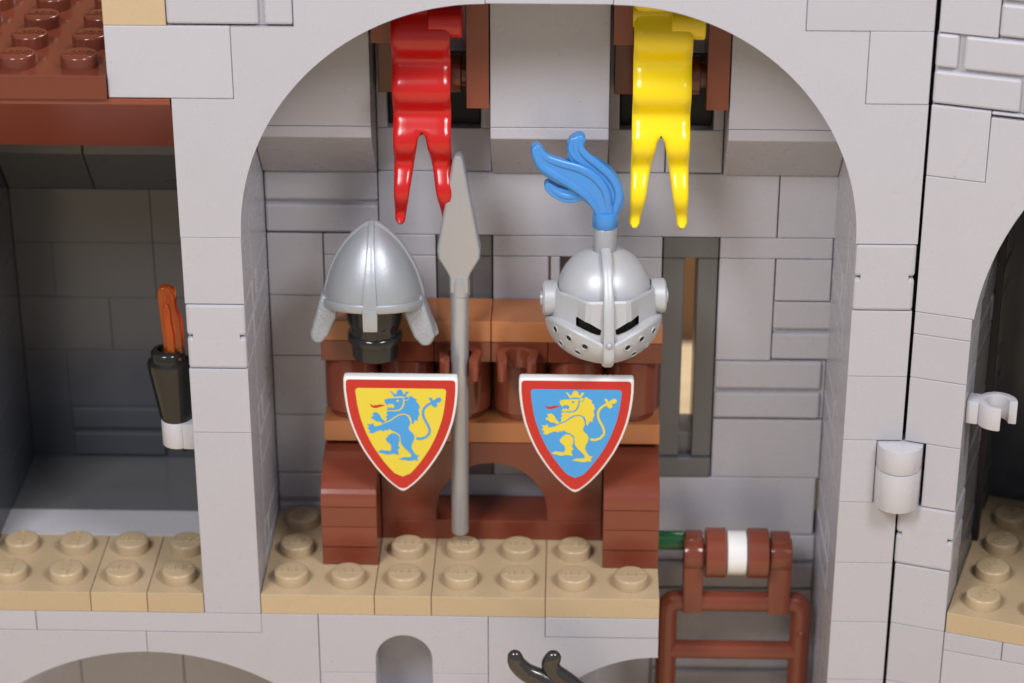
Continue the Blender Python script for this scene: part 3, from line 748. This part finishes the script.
for ol, d0, d1 in lobes:
    pts = [(p.x, p.z) for p in (P(u, v, VY) for u, v in smooth_loop(ol))]
    prism(bm, pts, VY + d0 - .02, VY + d1, 'y', .10, 4, True)
for s in ridges:
    p_, r_ = fx(s, VY); tube(bm, p_, [q * .82 for q in r_], 14, .6, 8)
lathe(bm, [(.19, 6.91), (.215, 6.93), (.215, 7.14), (.20, 7.2)], (VX, VY, 0), 32)
done(bm, "plume", M["blue"], t, smooth=60)

t.rotation_euler.z = YAW

# ================================================================ SWALLOWTAIL FLAGS AND THEIR BRACKETS
def flag(label, cx, mat, cut, tipz, dx_tip):
    t = thing("flag", label, "flag", (cx, 1.5, 6.8), "swallowtail flags hanging in the niches")
    n = 110; prof_ = []
    z_top, z_bot = 10.75, tipz
    for i in range(n + 1):
        s = i / n; z = z_top + (z_bot - z_top) * s
        y = 1.50 + (.112 - .025 * max(0, s - .5)) * math.sin(2 * math.pi * (4.35 * s + .10))
        prof_.append((y, z))
    th = .085
    def lim(s):        # half width and slot half width along the length
        hw = .48
        q = (s - cut) / (1 - cut)
        if s > cut: hw += .01 * q
        ih = None
        if s > cut: ih = min(hw - .18, .012 + .042 * min(1, q / .04) ** .5 + .275 * q)
        return hw, ih
    def nrm(i):
        a = prof_[max(i - 1, 0)]; b_ = prof_[min(i + 1, n)]
        d = Vector((b_[0] - a[0], b_[1] - a[1])).normalized(); return Vector((0, d.y, -d.x))
    bm = bmesh.new(); ic = int(round(cut * n)); m = 6
    for sg in (-1, 1):
        rows = []
        for i in range(n + 1):
            s = i / n; hw, ih = lim(s); a_, b_ = (ih if i >= ic and ih else 0.0), hw
            left_ = (1 - s) * (z_top - z_bot); rr = (b_ - a_) / 2
            if left_ < rr:
                k_ = max(.4, math.sqrt(max(0, 1 - (1 - left_ / rr) ** 2))); c_ = (a_ + b_) / 2; a_, b_ = c_ - rr * k_, c_ + rr * k_
            y, z = prof_[i]; nv = nrm(i) * th; row = []
            xs = [a_ + (b_ - a_) * (0, .12, .3, .5, .7, .88, 1)[k] for k in range(m + 1)]
            es = [(.4 if i >= ic else 1.0), (.9 if i >= ic else 1.0), 1, 1, 1, .9, .4]
            for k in range(m + 1): row.append(bm.verts.new(Vector((cx + sg * xs[k], y, z)) - nv * es[k]))
            for k in range(m, -1, -1): row.append(bm.verts.new(Vector((cx + sg * xs[k], y, z)) + nv * es[k]))
            rows.append(row)
        q = len(rows[0])
        for i, (a, b_) in enumerate(zip(rows, rows[1:])):
            for k in range(q):
                if k == q - 1 and i < ic: continue
                bm.faces.new((a[k], a[(k + 1) % q], b_[(k + 1) % q], b_[k]))
        bm.faces.new(rows[0]); bm.faces.new(rows[-1][::-1])
    bmesh.ops.remove_doubles(bm, verts=bm.verts[:], dist=.0008)
    done(bm, "cloth", mat, t, smooth=50)
    bm = bmesh.new(); lathe(bm, [(.25, cx + .12), (.27, cx + .14), (.27, cx + .66), (.25, cx + .68)], (0, 1.62, 10.38), 28, 'x'); done(bm, "clip_sleeve", mat, t, smooth=40)
    bm = bmesh.new(); lathe(bm, [(.22, cx - .5), (.22, cx + .1)], (0, 1.72, 10.5), 28, 'x'); done(bm, "sleeve", mat, t, smooth=40)
    return t
flag("red swallowtail flag hanging in the left niche", 2.89, M["red"], .578, 6.83, .0)
flag("yellow swallowtail flag hanging in the right niche", 6.85, M["yellow"], .58, 6.79, .0)
def bracket(label, x):
    t = thing("flag_bracket", label, "bracket", (x + 1, 2.5, 8.7), "brown flag brackets in the niches")
    box(t, "side_plate", x + 1.6, x + 1.99, 1.95, 2.98, 8.75, 12, M["brown"])
    box(t, "back_plate", x + .08, x + .62, 2.62, 2.98, 8.78, 11, M["brown"])
    box(t, "holder", x + .04, x + .44, 1.75, 2.6, 9.95, 11.2, M["brown"])
    bm = bmesh.new(); lathe(bm, [(.30, x + 1.22), (.33, x + 1.25), (.33, x + 1.5), (.22, x + 1.52), (.22, x + 1.62)], (0, 2.45, 9.2), 32, 'x'); done(bm, "knob", M["brown"], t, smooth=40)
    bm = bmesh.new(); lathe(bm, [(.155, x + .1), (.155, x + 1.7)], (0, 2.0, 10.72), 24, 'x'); done(bm, "rod", M["brown"], t, smooth=40)
bracket("brown bracket holding the red flag", 2); bracket("brown bracket holding the yellow flag", 6)

# ================================================================ TORCH
TX, TY = -1.345, .5
t = thing("torch", "black cone torch with a clear orange flame on the left pillar", "torch", (TX, TY, 3.05))
bm = bmesh.new(); lathe(bm, [(.16, 3.02), (.2, 3.05), (.2, 3.6), (.25, 3.62), (.275, 3.7), (.37, 4.62), (.365, 4.70), (.33, 4.73), (.31, 4.74), (.29, 4.76), (.285, 4.88), (.25, 4.92), (.17, 4.94), (.16, 4.8)], (TX, TY, 0), 40)
for v in bm.verts: v.co.x -= (v.co.z - 3.4) * .055
done(bm, "torch_cup", M["gun"], t, smooth=40)
bm = bmesh.new()
fl = [(-.10, 4.82), (-.13, 4.95), (-.15, 5.3), (-.18, 5.75), (-.19, 6.0), (-.17, 6.08), (-.10, 6.11), (.03, 6.08), (.075, 5.98), (.09, 5.7), (.15, 5.5), (.17, 5.2), (.17, 4.82)]
prism(bm, [(TX + .01 + x * 1.12 + (z - 4.8) * .02, z) for x, z in fl], TY - .10, TY + .10, 'y', .05, 3)
prism(bm, [(TX - .01 + x * .42 + .01, 4.8 + (z - 4.82) * .8) for x, z in fl], TY - .17, TY + .17, 'y', .04, 3)
prism(bm, [(TX + .02 + x * .95, 4.8 + (z - 4.8) * .06) for x, z in fl], TY - .2, TY + .2, 'y', .01, 2)
done(bm, "flame", M["flame"], t, smooth=40)
t = thing("torch_clip", "pale grey clip holding the black torch to the left pillar", "clip", (-1.2, TY, 3.1))
bm = bmesh.new(); ring_clip(bm, TX, TY, 3.14, 3.62, .27, .2, -170, 130); add_box(bm, -1.22, -1.0, TY - .26, TY + .2, 3.14, 3.62, .02); done(bm, "clip_ring", M["clip"], t, smooth=40)

# ================================================================ HINGED RIGHT WING
TH = R(18)
W_ = thing("hinged_wall", "light grey hinged side wall swung forward at the right edge", "castle wall", (11.037, 0, 0), rz=-TH)
def wb(s0, s1, z0, z1, d0=0.0, d1=1.0, name="brick", mat=None, bev=.018): return box(W_, name, s0, s1, d0, d1, z0, z1, mat or GR, bev)
wb(0.02, .95, 10.8, 12.6)
masonry(W_, [(0, .36, 10.23, 10.78), (.44, 2, 10.23, 10.78), (0, 1.38, 9.63, 10.17), (1.46, 2.2, 9.63, 10.17)], (0, 4, 0, 1, 9.6, 10.8), GR)
masonry(W_, [(.95, 1.9, 10.83, 11.36), (1.98, 3, 10.83, 11.36), (.95, 1.4, 11.42, 11.98)], (.95, 4, 0, 1, 10.8, 12.6), GR)
wb(0, .95, 8.4, 9.6); wb(.95, 4, 8.4 + 1.15, 9.6)
wc = [(6.0 - 5.05 * math.cos(R(q)), 5.55 + 5.05 * math.sin(R(q))) for q in range(5, 53, 2)]
wc = [p for p in wc if p[1] < 9.5]
bm = bmesh.new(); prism(bm, clean([(0 + G, 6.0 + G), (0 + G, 8.4 - G), (.95, 8.4 - G), (.955, 9.5), (3.95, 9.5)] + wc[::-1] + [(.95, 6.0 + G)]), .002, 1, 'y', .014); done(bm, "arch", GR, W_, smooth=10)
wb(0, .95, 5.6, 6.0, name="plate"); wb(0, .95, 4.8, 5.6, name="short_brick"); wb(0, .95, 3.6, 4.8)
wb(.36, .95, 2.4, 3.6, name="short_brick"); wb(.02, .3, 2.4, 3.6, .25, 1, name="short_brick")
notched(-.03, 1.2, W_); wb(0, .95, 0, 1.2); wb(0, .95, -1.2, 0); wb(0, .95, -6, -1.2, name="tall_brick")
wb(.95, 1.96, -.37, -.0); wb(1.96, 4, -.37, 0); wb(.95, 4, -6, -.37, name="long_brick")
for k, z in enumerate((0, 1.2, 2.4, 3.6, 4.8)):
    if k % 2:
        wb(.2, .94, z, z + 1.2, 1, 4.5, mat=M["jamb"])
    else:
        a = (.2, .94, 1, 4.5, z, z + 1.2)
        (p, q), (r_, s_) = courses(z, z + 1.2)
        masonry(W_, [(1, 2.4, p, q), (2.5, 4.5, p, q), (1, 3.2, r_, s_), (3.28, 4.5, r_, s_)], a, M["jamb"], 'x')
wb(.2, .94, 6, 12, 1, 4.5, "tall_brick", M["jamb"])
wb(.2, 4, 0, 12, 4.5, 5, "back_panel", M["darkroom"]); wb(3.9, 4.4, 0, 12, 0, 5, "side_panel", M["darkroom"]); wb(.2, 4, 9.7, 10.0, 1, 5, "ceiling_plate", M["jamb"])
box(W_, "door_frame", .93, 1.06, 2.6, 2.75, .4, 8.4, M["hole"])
# wing floor: one tan plate, parented positions in the wing's own frame
t = thing("floor_plate", "tan studded floor plate inside the hinged wall at the right edge", "toy plate", W_.location, TG, rz=-TH)
box(t, "plate_body", .96, 3.9, 0.004, 4.4, 0, .4, T)
for i in range(3):
    for j in range(4):
        o = stud(t, 0, 0, 0, T, 60); o.location = (1.5 + i, .5 + j, .4)
# clip on the jamb
t = thing("wall_clip", "pale grey empty ring clip on the inner edge of the right hinged wall", "clip", W_.location, rz=-TH)
bm = bmesh.new(); ring_clip(bm, 1.44, .36, 4.02, 4.44, .33, .19, 5, 290); add_box(bm, .95, 1.16, .16, .52, 4.02, 4.44, .03); done(bm, "clip_ring", M["clip"], t, smooth=40)
# the hinge
for z0, z1 in ((2.4, 3.12), (3.13, 3.58)):
    hp_ = [(10.97 + .385 * math.cos(R(a)), .0 + .40 * math.sin(R(a))) for a in range(180, 361, 9)] + [(11.355, .3), (10.585, .3)]
    bm = bmesh.new(); prism(bm, hp_, z0, z1, 'z', .018); done(bm, "hinge_knuckle", M["clip"], A, smooth=35)
# dark filler seen down the gap between the two walls
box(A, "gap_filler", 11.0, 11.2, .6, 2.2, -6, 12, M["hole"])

# ================================================================ WINCH LADDER
LY = 2.0
t = thing("winch_ladder", "reddish brown ladder frame with a brown and white roller on top, right of the rack", "ladder", (8.46, LY, -5.4))
bm = bmesh.new(); tube(bm, [(7.23, LY, -5.6), (7.23, LY, -3), (7.23, LY, -1.5), (7.23, LY, -1.02), (7.30, LY, -.88), (7.45, LY, -.84), (8.46, LY, -.84), (9.45, LY, -.84), (9.63, LY, -.88), (9.70, LY, -1.02), (9.70, LY, -1.5), (9.70, LY, -3), (9.70, LY, -5.6)], [.195] * 13, 20); done(bm, "rail", M["brown"], t, smooth=60)
for z in (-1.90, -3.0, -4.1, -5.2):
    bm = bmesh.new(); lathe(bm, [(.175, 7.2), (.175, 9.7)], (0, LY, z), 24, 'x'); done(bm, "rung", M["brown"], t, smooth=40)
for x0, x1 in ((7.50, 7.86), (9.06, 9.46)):
    bm = bmesh.new(); add_box(bm, x0, x1, LY - .22, LY + .2, -1.0, .22, .03)
    prism(bm, [(LY + .30 * math.cos(R(a)), .17 + .30 * math.sin(R(a))) for a in range(0, 360, 15)], x0, x1, 'x', .02)
    add_box(bm, x0 + .02, x1 - .02, LY - .1, LY + .3, .3, .5, .03); done(bm, "post", M["brown"], t, smooth=30)
for x0, x1, r_, m_, nm in ((7.885, 8.265, .46, "brown", "roller_drum"), (8.27, 8.64, .405, "white", "roller_band"), (8.645, 9.035, .46, "brown", "roller_drum")):
    bm = bmesh.new(); lathe(bm, [(r_ - .03, x0), (r_, x0 + .02), (r_, x1 - .02), (r_ - .03, x1)], (0, LY - .02, .2), 40, 'x'); done(bm, nm, M[m_], t, smooth=40)
bm = bmesh.new(); lathe(bm, [(.15, 7.5), (.15, 9.44)], (0, LY, .2), 20, 'x'); done(bm, "axle", M["brown"], t, smooth=40)
bm = bmesh.new(); bmesh.ops.create_uvsphere(bm, u_segments=16, v_segments=10, radius=.075); bmesh.ops.translate(bm, verts=bm.verts, vec=(9.70, LY - .17, -1.42)); done(bm, "rivet", M["brown"], t, smooth=60)
# green piece behind
bm = bmesh.new(); lathe(bm, [(.16, 6.6), (.18, 6.64), (.18, 7.5), (.16, 7.52)], (0, 2.3, .26), 28, 'x')
tag(done(bm, "green_rod", M["green"], None, smooth=40), "small green rounded rod poking out between the rack and the ladder roller", "rod")

# ================================================================ BLACK HORNS AT THE BOTTOM
t = thing("horned_crest", "glossy black crest with two curved horns at the bottom of the photo", "horns", (5.0, -1, -2.2))
def px(l, y): return [P(u, v, y) for u, v, r_ in l], [r_ / 44 for u, v, r_ in l]
for l in ([(515, 657, 6), (517.5, 664, 7), (526, 672, 7.5), (540, 679, 8.5), (556, 688, 10), (575, 700, 12)], [(553, 658, 6.5), (550.5, 664, 7), (554, 672, 7.5), (566, 682, 8.5), (576, 692, 10), (586, 704, 12)]):
    p_, r_ = px(l, -1.0); bm = bmesh.new(); tube(bm, p_, r_, 16, .8, 8); done(bm, "horn", M["horn"], t, smooth=60)
bm = bmesh.new(); lathe(bm, [(.55, -6), (.6, -5.9), (.45, -4.6), (.62, -3.6), (.66, -2.6), (.55, -1.9), (.3, -1.45), (.05, -1.3)], (5.75, -.95, 0), 32); done(bm, "body", M["horn"], t, smooth=50)
